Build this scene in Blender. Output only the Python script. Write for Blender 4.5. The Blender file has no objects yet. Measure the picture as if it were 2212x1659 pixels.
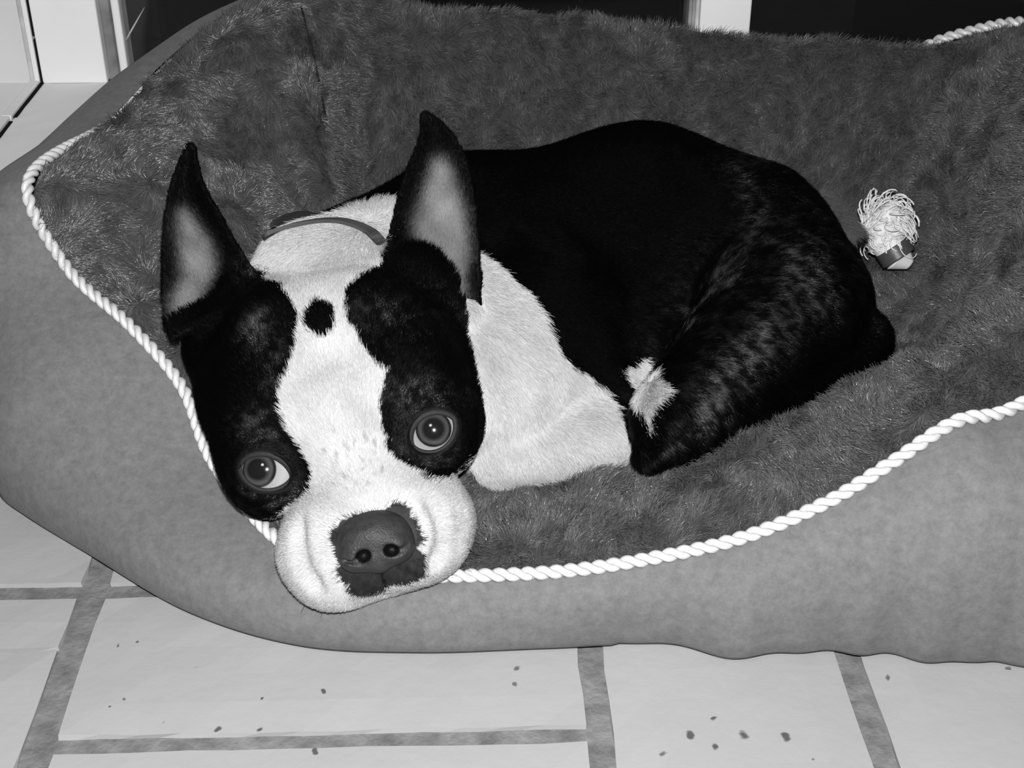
import bpy, bmesh, math, random
import numpy as np
from mathutils import Vector, Matrix
from mathutils.bvhtree import BVHTree

random.seed(7)
rng = np.random.default_rng(7)
sc = bpy.context.scene
COL = sc.collection

# ------------------------------------------------------------------ camera, world, lights, exposure
PITCH = math.radians(31.0)
CP, SP, CAMZ, FOC = math.cos(PITCH), math.sin(PITCH), 0.5, 3000.0
cam_d = bpy.data.cameras.new('camera')
cam_d.sensor_width = 36.0
cam_d.lens = 36.0 * FOC / 2212.0
cam_d.clip_start = 0.02
cam = bpy.data.objects.new('camera', cam_d)
cam.location = (0, 0, CAMZ)
cam.rotation_euler = (math.pi / 2 - PITCH, 0, 0)
COL.objects.link(cam)
sc.camera = cam

w = bpy.data.worlds.new('night')
sc.world = w
w.use_nodes = True
w.node_tree.nodes['Background'].inputs[0].default_value = (0.5, 0.5, 0.5, 1)
w.node_tree.nodes['Background'].inputs[1].default_value = 0.0015

fl = bpy.data.lights.new('camera_flash', 'AREA')        # the camera's own flash, just above the lens
fl.shape = 'RECTANGLE'; fl.size = 0.018; fl.size_y = 0.012; fl.energy = 15.5
flo = bpy.data.objects.new('camera_flash', fl)
flo.location = (0.004, 0.015, CAMZ + 0.042)
flo.rotation_euler = (math.pi / 2 - PITCH, 0, 0)
COL.objects.link(flo)
cl = bpy.data.lights.new('fill_light', 'AREA')       # added dim fill from above, no such lamp in view
cl.shape = 'DISK'; cl.size = 0.5; cl.energy = 13.0
clo = bpy.data.objects.new('fill_light', cl)
clo.location = (-0.6, -0.8, 2.3)
clo.rotation_euler = (math.radians(35), 0, 0)
COL.objects.link(clo)

sc.view_settings.view_transform = 'Standard'
sc.view_settings.look = 'None'
sc.view_settings.exposure = 0.0
sc.view_settings.gamma = 1.0
sc.view_settings.use_curve_mapping = False

# ------------------------------------------------------------------ geometry helpers
def ray(px, py):
    u = (px - 1106.0) / FOC; v = (py - 829.5) / FOC
    return np.array([u, CP - SP * v, -(SP + CP * v)])
def PD(px, py, d):                    # photo pixel at axial distance d from the camera
    return np.array([0, 0, CAMZ]) + ray(px, py) * d
def PY(px, py, y):                    # photo pixel at world depth y
    r = ray(px, py); return np.array([0, 0, CAMZ]) + r * (y / r[1])
def PF(px, py, z=0.0):                # photo pixel on the horizontal plane z
    r = ray(px, py); return np.array([0, 0, CAMZ]) + r * ((z - CAMZ) / r[2])
AX_R = np.array([1.0, 0, 0]); AX_U = np.array([0, SP, CP]); AX_F = np.array([0, -CP, SP])   # camera right, up, towards camera

def link(o, parent=None):
    COL.objects.link(o)
    if parent is not None: o.parent = parent
    return o
def tag(o, label=None, cat=None, group=None, kind=None):
    if label: o['label'] = label
    if cat: o['category'] = cat
    if group: o['group'] = group
    if kind: o['kind'] = kind
    return o
def mesh_obj(name, verts, faces, mat=None, parent=None, smooth=True):
    me = bpy.data.meshes.new(name)
    if isinstance(verts, np.ndarray): verts = verts.tolist()
    if isinstance(faces, np.ndarray): faces = faces.tolist()
    me.from_pydata(verts, [], faces)
    me.update()
    if smooth: me.polygons.foreach_set('use_smooth', [True] * len(me.polygons))
    if mat: me.materials.append(mat)
    return link(bpy.data.objects.new(name, me), parent)
def bm_obj(name, bm, mat=None, parent=None, smooth=False):
    me = bpy.data.meshes.new(name)
    bmesh.ops.recalc_face_normals(bm, faces=bm.faces)
    bm.to_mesh(me); bm.free()
    if smooth: me.polygons.foreach_set('use_smooth', [True] * len(me.polygons))
    if mat: me.materials.append(mat)
    return link(bpy.data.objects.new(name, me), parent)
def empty(name, loc=(0, 0, 0)):
    o = bpy.data.objects.new(name, None); o.location = loc; o.empty_display_size = 0.05
    return link(o)
def box_bm(x0, x1, y0, y1, z0, z1, bev=0.0, M=None, seg=2):
    bm = bmesh.new()
    bmesh.ops.create_cube(bm, size=1.0)
    for v in bm.verts:
        v.co = Vector((x0 + (v.co.x + .5) * (x1 - x0), y0 + (v.co.y + .5) * (y1 - y0), z0 + (v.co.z + .5) * (z1 - z0)))
    if bev: bmesh.ops.bevel(bm, geom=bm.edges[:], offset=bev, segments=seg, affect='EDGES', profile=0.5)
    if M is not None: bm.transform(M)
    return bm
def tube(path, rad, ns=10, closed=False, caps=True):
    """verts, faces of a tube along path (n,3); rad scalar or (n,)"""
    path = np.asarray(path, float); n = len(path)
    rad = np.broadcast_to(np.asarray(rad, float), (n,))
    if closed: tan = np.roll(path, -1, 0) - np.roll(path, 1, 0)
    else: tan = np.gradient(path, axis=0)
    tan /= np.linalg.norm(tan, axis=1)[:, None] + 1e-12
    ref = np.array([0, 0, 1.0]) if abs(tan[0][2]) < 0.9 else np.array([1.0, 0, 0])
    nn = np.zeros_like(path); prev = np.cross(tan[0], ref); prev /= np.linalg.norm(prev)
    for i in range(n):
        prev = prev - tan[i] * prev.dot(tan[i]); prev /= np.linalg.norm(prev); nn[i] = prev
    bb = np.cross(tan, nn)
    a = np.linspace(0, 2 * np.pi, ns, endpoint=False)
    V = path[:, None, :] + rad[:, None, None] * (np.cos(a)[None, :, None] * nn[:, None, :] + np.sin(a)[None, :, None] * bb[:, None, :])
    V = V.reshape(-1, 3); Fc = []
    m = n if closed else n - 1
    for i in range(m):
        j = (i + 1) % n
        for k in range(ns):
            k2 = (k + 1) % ns
            Fc.append((i * ns + k, i * ns + k2, j * ns + k2, j * ns + k))
    if not closed and caps:
        Fc.append(tuple(range(ns - 1, -1, -1))); Fc.append(tuple((n - 1) * ns + k for k in range(ns)))
    return V, Fc
def catmull(P, per, closed=True):
    P = np.asarray(P, float); n = len(P); out = []
    for i in range(n if closed else n - 1):
        if closed: p0, p1, p2, p3 = P[(i - 1) % n], P[i], P[(i + 1) % n], P[(i + 2) % n]
        else: p0, p1, p2, p3 = P[max(i - 1, 0)], P[i], P[i + 1], P[min(i + 2, n - 1)]
        for k in range(per):
            t = k / per
            out.append(0.5 * (2 * p1 + (p2 - p0) * t + (2 * p0 - 5 * p1 + 4 * p2 - p3) * t * t + (3 * p1 - p0 - 3 * p2 + p3) * t ** 3))
    if not closed: out.append(P[-1])
    return np.array(out)
class Noise:
    def __init__(s, seed, scale, octs=3, n=7):
        r = np.random.default_rng(seed)
        s.k = []; 
        for o in range(octs):
            d = r.normal(size=(n, 3)); d /= np.linalg.norm(d, axis=1)[:, None]
            s.k.append((d * (2 * np.pi / scale) * 2 ** o * r.uniform(.6, 1.4, (n, 1)), r.uniform(0, 6.28, n), 0.55 ** o))
    def __call__(s, P):
        out = np.zeros(len(P))
        for K, ph, a in s.k: out += a * np.sin(P @ K.T + ph).mean(1) * 1.6
        return out

# ------------------------------------------------------------------ materials
def mat(name, g, rough=0.6, spec=0.3, noise=None, bump=None, coat=0.0, sheen=0.0):
    """noise=(scale, amount, detail); bump=(scale, strength, distance)"""
    m = bpy.data.materials.new(name); m.use_nodes = True
    nt = m.node_tree; b = nt.nodes['Principled BSDF']
    b.inputs['Base Color'].default_value = (g, g, g, 1)
    b.inputs['Roughness'].default_value = rough
    b.inputs['Specular IOR Level'].default_value = spec
    b.inputs['Coat Weight'].default_value = coat
    b.inputs['Sheen Weight'].default_value = sheen
    tc = nt.nodes.new('ShaderNodeTexCoord')
    if noise:
        nz = nt.nodes.new('ShaderNodeTexNoise'); nz.inputs['Scale'].default_value = noise[0]; nz.inputs['Detail'].default_value = noise[2]
        if noise[2] > 10: nz.inputs['Roughness'].default_value = .82
        mr = nt.nodes.new('ShaderNodeMapRange'); mr.inputs['From Min'].default_value = .3; mr.inputs['From Max'].default_value = .7
        mr.inputs['To Min'].default_value = g * (1 - noise[1]); mr.inputs['To Max'].default_value = g * (1 + noise[1])
        nt.links.new(tc.outputs['Object'], nz.inputs['Vector']); nt.links.new(nz.outputs['Fac'], mr.inputs['Value'])
        nt.links.new(mr.outputs[0], b.inputs['Base Color'])
    if bump:
        nz = nt.nodes.new('ShaderNodeTexNoise'); nz.inputs['Scale'].default_value = bump[0]; nz.inputs['Detail'].default_value = 4
        bp = nt.nodes.new('ShaderNodeBump'); bp.inputs['Strength'].default_value = bump[1]; bp.inputs['Distance'].default_value = bump[2]
        nt.links.new(tc.outputs['Object'], nz.inputs['Vector']); nt.links.new(nz.outputs['Fac'], bp.inputs['Height'])
        nt.links.new(bp.outputs[0], b.inputs['Normal'])
    return m
def mat_attr(name, rough=0.5, spec=0.3, attr='tint'):
    m = bpy.data.materials.new(name); m.use_nodes = True
    nt = m.node_tree; b = nt.nodes['Principled BSDF']
    a = nt.nodes.new('ShaderNodeAttribute'); a.attribute_name = attr
    nt.links.new(a.outputs['Color'], b.inputs['Base Color'])
    b.inputs['Roughness'].default_value = rough; b.inputs['Specular IOR Level'].default_value = spec
    return m
def mat_speckled(name, g):
    """old white paint with small dark chips and scuffs"""
    m = mat(name, g, 0.5, 0.25, noise=(5, .06, 5), bump=(60, .25, .002))
    nt = m.node_tree; b = nt.nodes['Principled BSDF']
    src = b.inputs['Base Color'].links[0].from_socket
    geo = nt.nodes.new('ShaderNodeNewGeometry')
    mixv = src
    for scale, thr, dark, stretch in ((42, .085, .35, 1.0), (17, .045, .22, 1.0), (9, .03, .5, .22)):
        mp = nt.nodes.new('ShaderNodeMapping'); mp.inputs['Scale'].default_value = (stretch, 1, 1); mp.inputs['Location'].default_value = (scale * .37, .2, 0)
        nt.links.new(geo.outputs['Position'], mp.inputs['Vector'])
        nz = nt.nodes.new('ShaderNodeTexNoise'); nz.inputs['Scale'].default_value = 140; nz.inputs['Detail'].default_value = 2
        nt.links.new(mp.outputs[0], nz.inputs['Vector'])
        ad = nt.nodes.new('ShaderNodeVectorMath'); ad.operation = 'SCALE'; ad.inputs['Scale'].default_value = .006
        nt.links.new(nz.outputs['Color'], ad.inputs[0])
        a2 = nt.nodes.new('ShaderNodeVectorMath'); nt.links.new(mp.outputs[0], a2.inputs[0]); nt.links.new(ad.outputs[0], a2.inputs[1])
        vo = nt.nodes.new('ShaderNodeTexVoronoi'); vo.inputs['Scale'].default_value = scale
        nt.links.new(a2.outputs[0], vo.inputs['Vector'])
        lt = nt.nodes.new('ShaderNodeMapRange'); lt.inputs['From Min'].default_value = thr * .6; lt.inputs['From Max'].default_value = thr
        lt.inputs['To Min'].default_value = 1; lt.inputs['To Max'].default_value = 0
        nt.links.new(vo.outputs['Distance'], lt.inputs['Value'])
        sel = nt.nodes.new('ShaderNodeMath'); sel.operation = 'GREATER_THAN'; sel.inputs[1].default_value = .62
        sx = nt.nodes.new('ShaderNodeSeparateColor'); nt.links.new(vo.outputs['Color'], sx.inputs[0]); nt.links.new(sx.outputs[0], sel.inputs[0])
        mu = nt.nodes.new('ShaderNodeMath'); mu.operation = 'MULTIPLY'; nt.links.new(lt.outputs[0], mu.inputs[0]); nt.links.new(sel.outputs[0], mu.inputs[1])
        mx = nt.nodes.new('ShaderNodeMix'); mx.data_type = 'RGBA'
        nt.links.new(mu.outputs[0], mx.inputs['Factor']); nt.links.new(mixv, mx.inputs[6])
        mx.inputs[7].default_value = (g * dark, g * dark, g * dark, 1)
        mixv = mx.outputs[2]
    for k, (cx, cy, rx) in enumerate(CHIPS):
        p = PF(cx, cy)
        sb = nt.nodes.new('ShaderNodeVectorMath'); sb.operation = 'SUBTRACT'; nt.links.new(a2.inputs[0].links[0].from_node.inputs['Vector'].links[0].from_socket, sb.inputs[0]); sb.inputs[1].default_value = (p[0], p[1], 0)
        s2 = nt.nodes.new('ShaderNodeVectorMath'); s2.operation = 'MULTIPLY'; nt.links.new(sb.outputs[0], s2.inputs[0]); s2.inputs[1].default_value = (1, .75, 0)
        wv = nt.nodes.new('ShaderNodeVectorMath'); wv.operation = 'ADD'; nt.links.new(s2.outputs[0], wv.inputs[0]); nt.links.new(ad.outputs[0], wv.inputs[1])
        w2 = nt.nodes.new('ShaderNodeVectorMath'); w2.operation = 'SUBTRACT'; nt.links.new(wv.outputs[0], w2.inputs[0]); w2.inputs[1].default_value = (.003, .003, .003)
        ln = nt.nodes.new('ShaderNodeVectorMath'); ln.operation = 'LENGTH'; nt.links.new(w2.outputs[0], ln.inputs[0])
        rad = rx * .75 / FOC
        lt = nt.nodes.new('ShaderNodeMapRange'); lt.inputs['From Min'].default_value = rad * .6; lt.inputs['From Max'].default_value = rad
        lt.inputs['To Min'].default_value = .85; lt.inputs['To Max'].default_value = 0; nt.links.new(ln.outputs['Value'], lt.inputs['Value'])
        mx = nt.nodes.new('ShaderNodeMix'); mx.data_type = 'RGBA'; nt.links.new(lt.outputs[0], mx.inputs['Factor']); nt.links.new(mixv, mx.inputs[6]); mx.inputs[7].default_value = (.03, .03, .03, 1)
        mixv = mx.outputs[2]
    nt.links.new(mixv, b.inputs['Base Color'])
    return m
CHIPS = [(1540, 1553, 7), (1490, 1588, 10), (1607, 1590, 11), (1693, 1590, 10), (1549, 1617, 8), (1755, 1642, 5), (255, 1393, 4), (236, 1523, 5), (268, 1508, 4), (697, 1495, 6), (566, 1508, 4), (296, 1387, 4), (680, 1622, 7), (467, 1575, 7), (560, 1575, 7), (355, 1558, 5)]

M_TILE = mat_speckled('painted_brick', 0.262)
M_GROUT = mat('grout', 0.122, .85, .1, noise=(90, .3, 6), bump=(260, .5, .002))
M_WHITE = mat('white_gloss_paint', 0.90, .45, .3, noise=(7, .05, 4), bump=(30, .1, .002))
M_WALL = mat('grey_white_paint', 0.68, .6, .2, noise=(5, .10, 4))
M_BOARD = mat('board_paint', 0.88, .6, .2, noise=(5, .05, 4))
M_STRIP = mat('scuffed_strip', 0.5, .6, .2, noise=(25, .35, 5))
M_CRACK = mat('dark_gap', 0.01, .9, .05)
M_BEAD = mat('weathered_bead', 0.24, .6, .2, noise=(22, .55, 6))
M_DARKWOOD = mat('dark_timber', 0.005, .8, .1)
M_SUEDE = mat('grey_suede', 0.106, .9, .1, noise=(150, .30, 12), bump=(1500, .2, .0006), sheen=.05)
M_LINING = mat('plush_backing', 0.03, .9, .05)
M_CORD = mat('white_satin_cord', 0.42, .35, .5)
M_COLLAR = mat('grey_webbing', 0.045, .7, .2, bump=(500, .4, .001))
M_BUCKLE = mat('dark_plastic', 0.012, .3, .5)
M_NOSE = mat_attr('nose_leather', .55, .2)
_nt = M_NOSE.node_tree; _tc = _nt.nodes.new('ShaderNodeTexCoord'); _vo = _nt.nodes.new('ShaderNodeTexVoronoi'); _vo.inputs['Scale'].default_value = 1100
_bp = _nt.nodes.new('ShaderNodeBump'); _bp.inputs['Strength'].default_value = .35; _bp.inputs['Distance'].default_value = .0006
_nt.links.new(_tc.outputs['Object'], _vo.inputs['Vector']); _nt.links.new(_vo.outputs['Distance'], _bp.inputs['Height']); _nt.links.new(_bp.outputs[0], _nt.nodes['Principled BSDF'].inputs['Normal'])
M_LID = mat('eyelid_skin', 0.012, .65, .15, bump=(600, .3, .001))
M_TOY = mat('frayed_cotton', 0.5, .8, .1)
M_BAND = mat('toy_band', 0.04, .4, .3)
M_BODY = mat_attr('dog_skin', .7, .1)
def hair_mat(name, rough):
    m = mat_attr(name, rough, .3); nt = m.node_tree
    a = nt.nodes.new('ShaderNodeAttribute'); a.attribute_name = 'gloss'
    nt.links.new(a.outputs['Fac'], nt.nodes['Principled BSDF'].inputs['Specular IOR Level'])
    return m
M_FUR = hair_mat('dog_fur', .36)
M_PILE = hair_mat('plush_pile', .24)
M_GLASS = bpy.data.materials.new('window_glass'); M_GLASS.use_nodes = True
_b = M_GLASS.node_tree.nodes['Principled BSDF']
_b.inputs['Base Color'].default_value = (.9, .9, .9, 1); _b.inputs['Transmission Weight'].default_value = 1.0
_b.inputs['Roughness'].default_value = 0.0; _b.inputs['IOR'].default_value = 1.45

# ------------------------------------------------------------------ setting: floor
YAW = math.radians(1.73)
RZ = Matrix.Rotation(YAW, 4, 'Z')
RZi = np.array(RZ.inverted().to_3x3())
def st(p): return RZi @ np.asarray(p)                   # world -> tile axes
floor = bm_obj('floor', box_bm(-1.5, 1.5, -.6, 1.56, -.05, -.0035, 0, RZ), M_GROUT)
tag(floor, 'floor of white painted bricks with wide grey joints', kind='structure')
def brick(s0, s1, t0, t1, name='brick', m=None, z=0.0, bev=.003):
    bm = bmesh.new()
    nx, ny = max(2, int((s1 - s0) / .02)), max(2, int((t1 - t0) / .02))
    vs = {}
    for top in (0, 1):
        for i in range(nx + 1):
            for j in range(ny + 1):
                if top == 0 and 0 < i < nx and 0 < j < ny: continue
                x = s0 + (s1 - s0) * i / nx; y = t0 + (t1 - t0) * j / ny
                e = 1 if (i in (0, nx) or j in (0, ny)) else 0
                if e:
                    x += random.uniform(-.0007, .0007); y += random.uniform(-.0007, .0007)
                vs[(top, i, j)] = bm.verts.new((x, y, (z + random.uniform(-.0003, .0003) - (.0006 if e else 0)) if top else -.006))
    for i in range(nx):
        for j in range(ny):
            bm.faces.new([vs[(1, i, j)], vs[(1, i + 1, j)], vs[(1, i + 1, j + 1)], vs[(1, i, j + 1)]])
    for i in range(nx):
        bm.faces.new([vs[(0, i, 0)], vs[(0, i + 1, 0)], vs[(1, i + 1, 0)], vs[(1, i, 0)]])
        bm.faces.new([vs[(0, i, ny)], vs[(1, i, ny)], vs[(1, i + 1, ny)], vs[(0, i + 1, ny)]])
    for j in range(ny):
        bm.faces.new([vs[(0, 0, j)], vs[(1, 0, j)], vs[(1, 0, j + 1)], vs[(0, 0, j + 1)]])
        bm.faces.new([vs[(0, nx, j)], vs[(0, nx, j + 1)], vs[(1, nx, j + 1)], vs[(1, nx, j)]])
    bm.transform(RZ)
    return bm_obj(name, bm, m or M_TILE, floor, smooth=False)
# bricks the photograph shows
brick(-.2085, .0515, .503, .608)
brick(-.2080, .0515, .386, .4915)
brick(.0650, .1875, .430, .608)
brick(.2010, .4600, .430, .608)
brick(-.4800, -.2245, .622, .728)
brick(-.4800, -.2245, .5685, .6085)
brick(-.4800, -.2245, .450, .5655)
brick(-.2085, .0515, .622, .728)
# the courses go on to every side
brick(.0650, .1875, .312, .4165); brick(.2010, .4600, .312, .4165); brick(-.4800, -.2245, .332, .4365)
brick(-.2080, .0515, .268, .3725)
for t0 in (.622, .742, .862, .982):
    off = 0.0 if round((t0 - .622) / .12) % 2 == 0 else .13
    for k in range(-3, 4):
        s0 = -.2085 + .2725 * k - off
        if (t0 < .63 and k in (-1, 0) and off == 0): continue
        if s0 > -.76 and s0 + .26 < .9: brick(s0, s0 + .26, t0, t0 + .106)
sA = -.4685                                            # painted threshold boards by the door
brick(sA, 1.2, 1.10, 1.4905, 'board', M_BOARD, .0005)
brick(-1.2, sA - .0125, 1.10, 1.4905, 'board', M_BOARD, .0005)

def fl_box(name, s0, s1, t0, t1, z0, z1, m, parent, bev=.0):
    return bm_obj(name, box_bm(s0, s1, t0, t1, z0, z1, bev, RZ), m, parent)
TW = 1.4875                                             # plane of the wall
def on_wall(px, py, t=TW):                              # photo pixel -> (s, z) on plane t
    r = st(ray(px, py)); o = st([0, 0, CAMZ]); k = (t - o[1]) / r[1]
    p = o + r * k; return p[0], p[2]
tr = empty('trim_1'); tag(tr, 'scuffed white wooden strip along the floor by the corner', kind='structure')
# floor strip in two lengths, with the dark gap on its right
fl_box('strip', sA - .0125, sA - .0022, 1.372, 1.4875, -.003, .0045, M_WHITE, tr, .0012)
fl_box('strip', sA - .0135, sA - .0028, 1.10, 1.3705, -.003, .0050, M_WHITE, tr, .0012)
fl_box('gap', sA - .0024, sA + .0010, 1.10, 1.365, -.003, .0012, M_CRACK, tr)
fl_box('gap', sA - .0020, sA + .0016, 1.378, 1.4875, -.003, .0012, M_CRACK, tr)

wl = fl_box('wall_left', -1.2, sA - .012, TW, TW + .1, -.05, 2.2, M_WALL, None); tag(wl, 'dull white wall panel beside the door frame', kind='structure')
door = empty('door_1'); tag(door, 'white framed glass door with the black night behind it', kind='structure')
s_edge, _ = on_wall(216, 60); s_out, _ = on_wall(252, 60)
fl_box('corner_bead', sA - .0125, sA - .0075, TW - .004, TW + .06, 0, 2.2, M_STRIP, door, .0015)
fl_box('corner_bead', sA - .0072, sA - .0018, TW - .006, TW + .06, 0, 2.2, M_WHITE, door, .0015)
fl_box('gap', sA - .0021, sA + .0006, TW - .002, TW + .02, 0, .048, M_CRACK, door)
fl_box('gap', sA - .0019, sA + .0004, TW - .002, TW + .02, .052, 2.2, M_CRACK, door)
fl_box('door_stile', sA + .0008, s_edge, TW - .004, TW + .05, 0, 2.2, M_WHITE, door, .002)
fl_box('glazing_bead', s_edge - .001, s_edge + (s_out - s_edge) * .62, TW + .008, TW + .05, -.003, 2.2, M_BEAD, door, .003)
fl_box('glazing_bead', s_edge + (s_out - s_edge) * .6, s_out + .002, TW + .014, TW + .05, -.003, 2.2, M_WHITE, door, .0025)
sp0, _ = on_wall(1490, 30); sp1, _ = on_wall(1512, 30); sp2, _ = on_wall(1622, 30)
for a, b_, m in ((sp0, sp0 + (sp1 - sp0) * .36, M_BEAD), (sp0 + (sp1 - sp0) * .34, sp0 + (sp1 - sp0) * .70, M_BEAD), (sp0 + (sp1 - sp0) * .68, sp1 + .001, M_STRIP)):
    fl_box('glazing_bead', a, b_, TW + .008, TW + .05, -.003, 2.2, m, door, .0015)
fl_box('door_stile', sp1, sp2, TW - .002, TW + .05, 0, 2.2, M_WHITE, door, .002)
fl_box('glass_pane', s_out - .004, sp0 + .004, TW + .026, TW + .031, 0, 2.2, M_GLASS, door)
fl_box('glass_pane', sp2 - .004, 1.2, TW + .026, TW + .031, 0, 2.2, M_GLASS, door)
sq, _ = on_wall(1843, 40, TW + .16)
fl_box('dark_panel', sp2 - .05, sq, TW + .16, TW + .19, 0, 2.2, M_DARKWOOD, door)
sq0, _ = on_wall(255, 40, TW + .16); sq1, _ = on_wall(345, 40, TW + .16)
fl_box('dark_panel', sq0 - .05, sq1, TW + .16, TW + .19, 0, 2.2, M_DARKWOOD, door)
a = on_wall(270, 90, TW + .024); b_ = on_wall(312, 16, TW + .024)
pth = [RZ @ Vector((a[0] + (b_[0] - a[0]) * t, TW + .0245, a[1] + (b_[1] - a[1]) * t)) for t in np.linspace(0, 1, 6)]
V, Fc = tube(pth, [.0005, .0010, .0011, .0009, .0006, .0002], 6)
tag(mesh_obj('streak', V, Fc, M_TOY, door), 'thin pale streak on the glass')  # pale streak drawn as a thin tube on the pane
tag(fl_box('ground', -2, 2, 1.57, 3.5, -.1, -.06, M_DARKWOOD, None), 'dark ground beyond the glass', kind='structure')

# ------------------------------------------------------------------ dog bed
PADZ = 0.045
def R_(px, py, y): return PY(px, py, y)
ST = [  # rim point, outline on floor (x, y), inner width, fullness of the inner roll
    (R_(70, 390, .79), (-.362, .81), .19, .10),
    (R_(150, 580, .765), (-.338, .742), .17, .15),
    (R_(290, 710, .73), PF(0, 1085)[:2], .13, .4),
    (R_(400, 840, .70), PF(60, 1137)[:2], .12, .6),
    (R_(465, 1000, .66), PF(190, 1217)[:2], .12, .8),
    (R_(600, 1165, .60), PF(400, 1340)[:2], .12, .9),
    (R_(760, 1240, .573), PF(640, 1414)[:2], .12, 1),
    (R_(960, 1247, .567), PF(900, 1430)[:2], .12, 1),
    (R_(1200, 1238, .567), PF(1180, 1421)[:2], .12, 1),
    (R_(1400, 1210, .568), PF(1420, 1413)[:2], .12, 1),
    (R_(1600, 1165, .571), PF(1640, 1440)[:2], .12, 1),
    (R_(1780, 1090, .575), PF(1800, 1424)[:2], .12, 1),
    (R_(1920, 1005, .582), PF(1950, 1444)[:2], .12, 1),
    (R_(2060, 915, .592), PF(2100, 1448)[:2], .12, 1),
    (R_(2212, 870, .605), PF(2270, 1450)[:2], .12, 1),
    (np.array([.36, .66, .165]), (.40, .60), .12, 1),
    (np.array([.405, .77, .20]), (.455, .77), .125, 1),
    (np.array([.405, .88, .21]), (.45, .93), .125, 1),
    (R_(2212, 74, .97), (.40, 1.02), .09, .5),
    (R_(2000, 110, 1.01), (.30, 1.07), .08, .2),
    (R_(1780, 100, 1.04), (.20, 1.10), .08, .2),
    (R_(1450, 67, 1.06), (.08, 1.12), .08, .2),
    (R_(1180, 42, 1.06), (0, 1.12), .08, .2),
    (R_(900, 20, 1.05), (-.09, 1.11), .08, .2),
    (R_(720, -25, 1.04), (-.165, 1.08), .09, .2),
    (R_(540, 0, 1.02), (-.255, 1.045), .20, .05),
    (R_(370, 120, .97), (-.325, .985), .21, .0),
    (R_(230, 265, .89), (-.362, .89), .20, .05)]
PER = 14
rim = catmull([s[0] for s in ST], PER)
out = catmull([list(s[1]) + [0] for s in ST], PER)
wid = catmull([[s[2], s[3], 0] for s in ST], PER)
NS = len(rim)
def core(p):
    x = np.clip(p[:, 0], -.08, .20); return np.stack([x, np.full(len(p), .80), np.zeros(len(p))], 1)
inw = core(rim) - rim * [1, 1, 0]; inw /= np.linalg.norm(inw, axis=1)[:, None]
# ripples of the outer hem on the right-hand front
ang = np.arange(NS) / PER
rip = np.where((ang > 8.6) & (ang < 14), np.sin(ang * 4.1) * .0022 + np.sin(ang * 7.3) * .0014, 0)
out = out - inw * rip[:, None]
rings = [out + inw * .010 + [0, 0, .0005], out + inw * .003 + [0, 0, .0035], out + [0, 0, .008]]
nzo = Noise(3, .16, 2)
for k in range(1, 13):
    th = k / 12 * math.pi / 2
    a_ = 1 - math.cos(th)
    p = out + (rim * [1, 1, 0] - out) * a_
    p[:, 2] = .008 + (rim[:, 2] - .008) * math.sin(th) ** .95
    hgt = rim[:, 2]
    p -= inw * (np.sin(2 * th) * np.clip(hgt - .02, 0, .12) * .10)[:, None]
    p += inw * (nzo(p) * .0022 * math.sin(2 * th))[:, None]
    rings.append(p)
def loft(rings, closed_cap=None):
    V = np.concatenate(rings); n = len(rings[0]); Fc = []
    for r in range(len(rings) - 1):
        for i in range(n):
            j = (i + 1) % n
            Fc.append((r * n + i, r * n + j, (r + 1) * n + j, (r + 1) * n + i))
    if closed_cap is not None:
        V = np.concatenate([V, [closed_cap]]); c = len(V) - 1; r = len(rings) - 1
        for i in range(n): Fc.append((r * n + i, r * n + (i + 1) % n, c))
    return V, Fc
V, Fc = loft(rings)
Fc.append(tuple(range(NS - 1, -1, -1)))                # underside
bed = empty('dog_bed', (0.03, .80, 0)); bed_off = np.array([0.03, .80, 0])
tag(bed, 'oval grey dog bed with plush lining and twisted white cord round its rim', 'dog bed')
def bed_part(name, V, Fc, m, parent=None):
    return mesh_obj(name, np.asarray(V) - bed_off, Fc, m, parent or bed)
shell = bed_part('outer_cover', V, Fc, M_SUEDE); shell['label'] = 'smooth grey suede outer cover'
# lining profile
W, Fu = wid[:, 0], wid[:, 1]
zr = rim[:, 2]
def prof(fr, hi_z, lo_z):
    z = lo_z + (hi_z - lo_z) * Fu
    return rim * [1, 1, 0] + inw * (W * fr)[:, None] + np.stack([0 * z, 0 * z, z], 1)
L = lambda f: PADZ + (zr - PADZ) * f
ctrl = [rim + inw * .0015 + [0, 0, -.002], prof(.12, zr + .006, zr + .004), prof(.30, zr + .009, L(.93)), prof(.55, zr + .004, L(.66)),
        prof(.80, L(.62), L(.34)), prof(.98, L(.15) + .004, L(.12)), prof(1.22, PADZ + 0 * zr, PADZ + .003 + 0 * zr)]
last = ctrl[-1]; cen = core(rim) + [0, 0, PADZ]
for f in (.35, .7): ctrl.append(last + (cen - last) * f)
ctrl = np.array(ctrl)
lin = []
K = len(ctrl)
for i in range(K - 1):
    p0, p1, p2, p3 = ctrl[max(i - 1, 0)], ctrl[i], ctrl[i + 1], ctrl[min(i + 2, K - 1)]
    for k in range(5):
        t = k / 5
        lin.append(0.5 * (2 * p1 + (p2 - p0) * t + (2 * p0 - 5 * p1 + 4 * p2 - p3) * t * t + (3 * p1 - p0 - 3 * p2 + p3) * t ** 3))
lin.append(ctrl[-1])
nz1 = Noise(11, .13, 3); nz2 = Noise(12, .05, 2)
fold = np.sin(ang * 5.3) * .6 + np.sin(ang * 8.9 + 1) * .4
back = ((ang > 18) & (ang < 25)).astype(float)
for k, p in enumerate(lin):
    f = min(1, k / 8)
    p += inw * (f * (nz1(p) * .006 + nz2(p) * .003 + back * fold * .0035 * (1 if k < 30 else 0)))[:, None]
    p[:, 2] += f * (nz1(p + 5) * .005 + nz2(p + 5) * .003)
V, Fc = loft(lin)
n0 = (len(lin) - 1) * NS
Fc.append(tuple(n0 + i for i in range(NS)))
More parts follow.
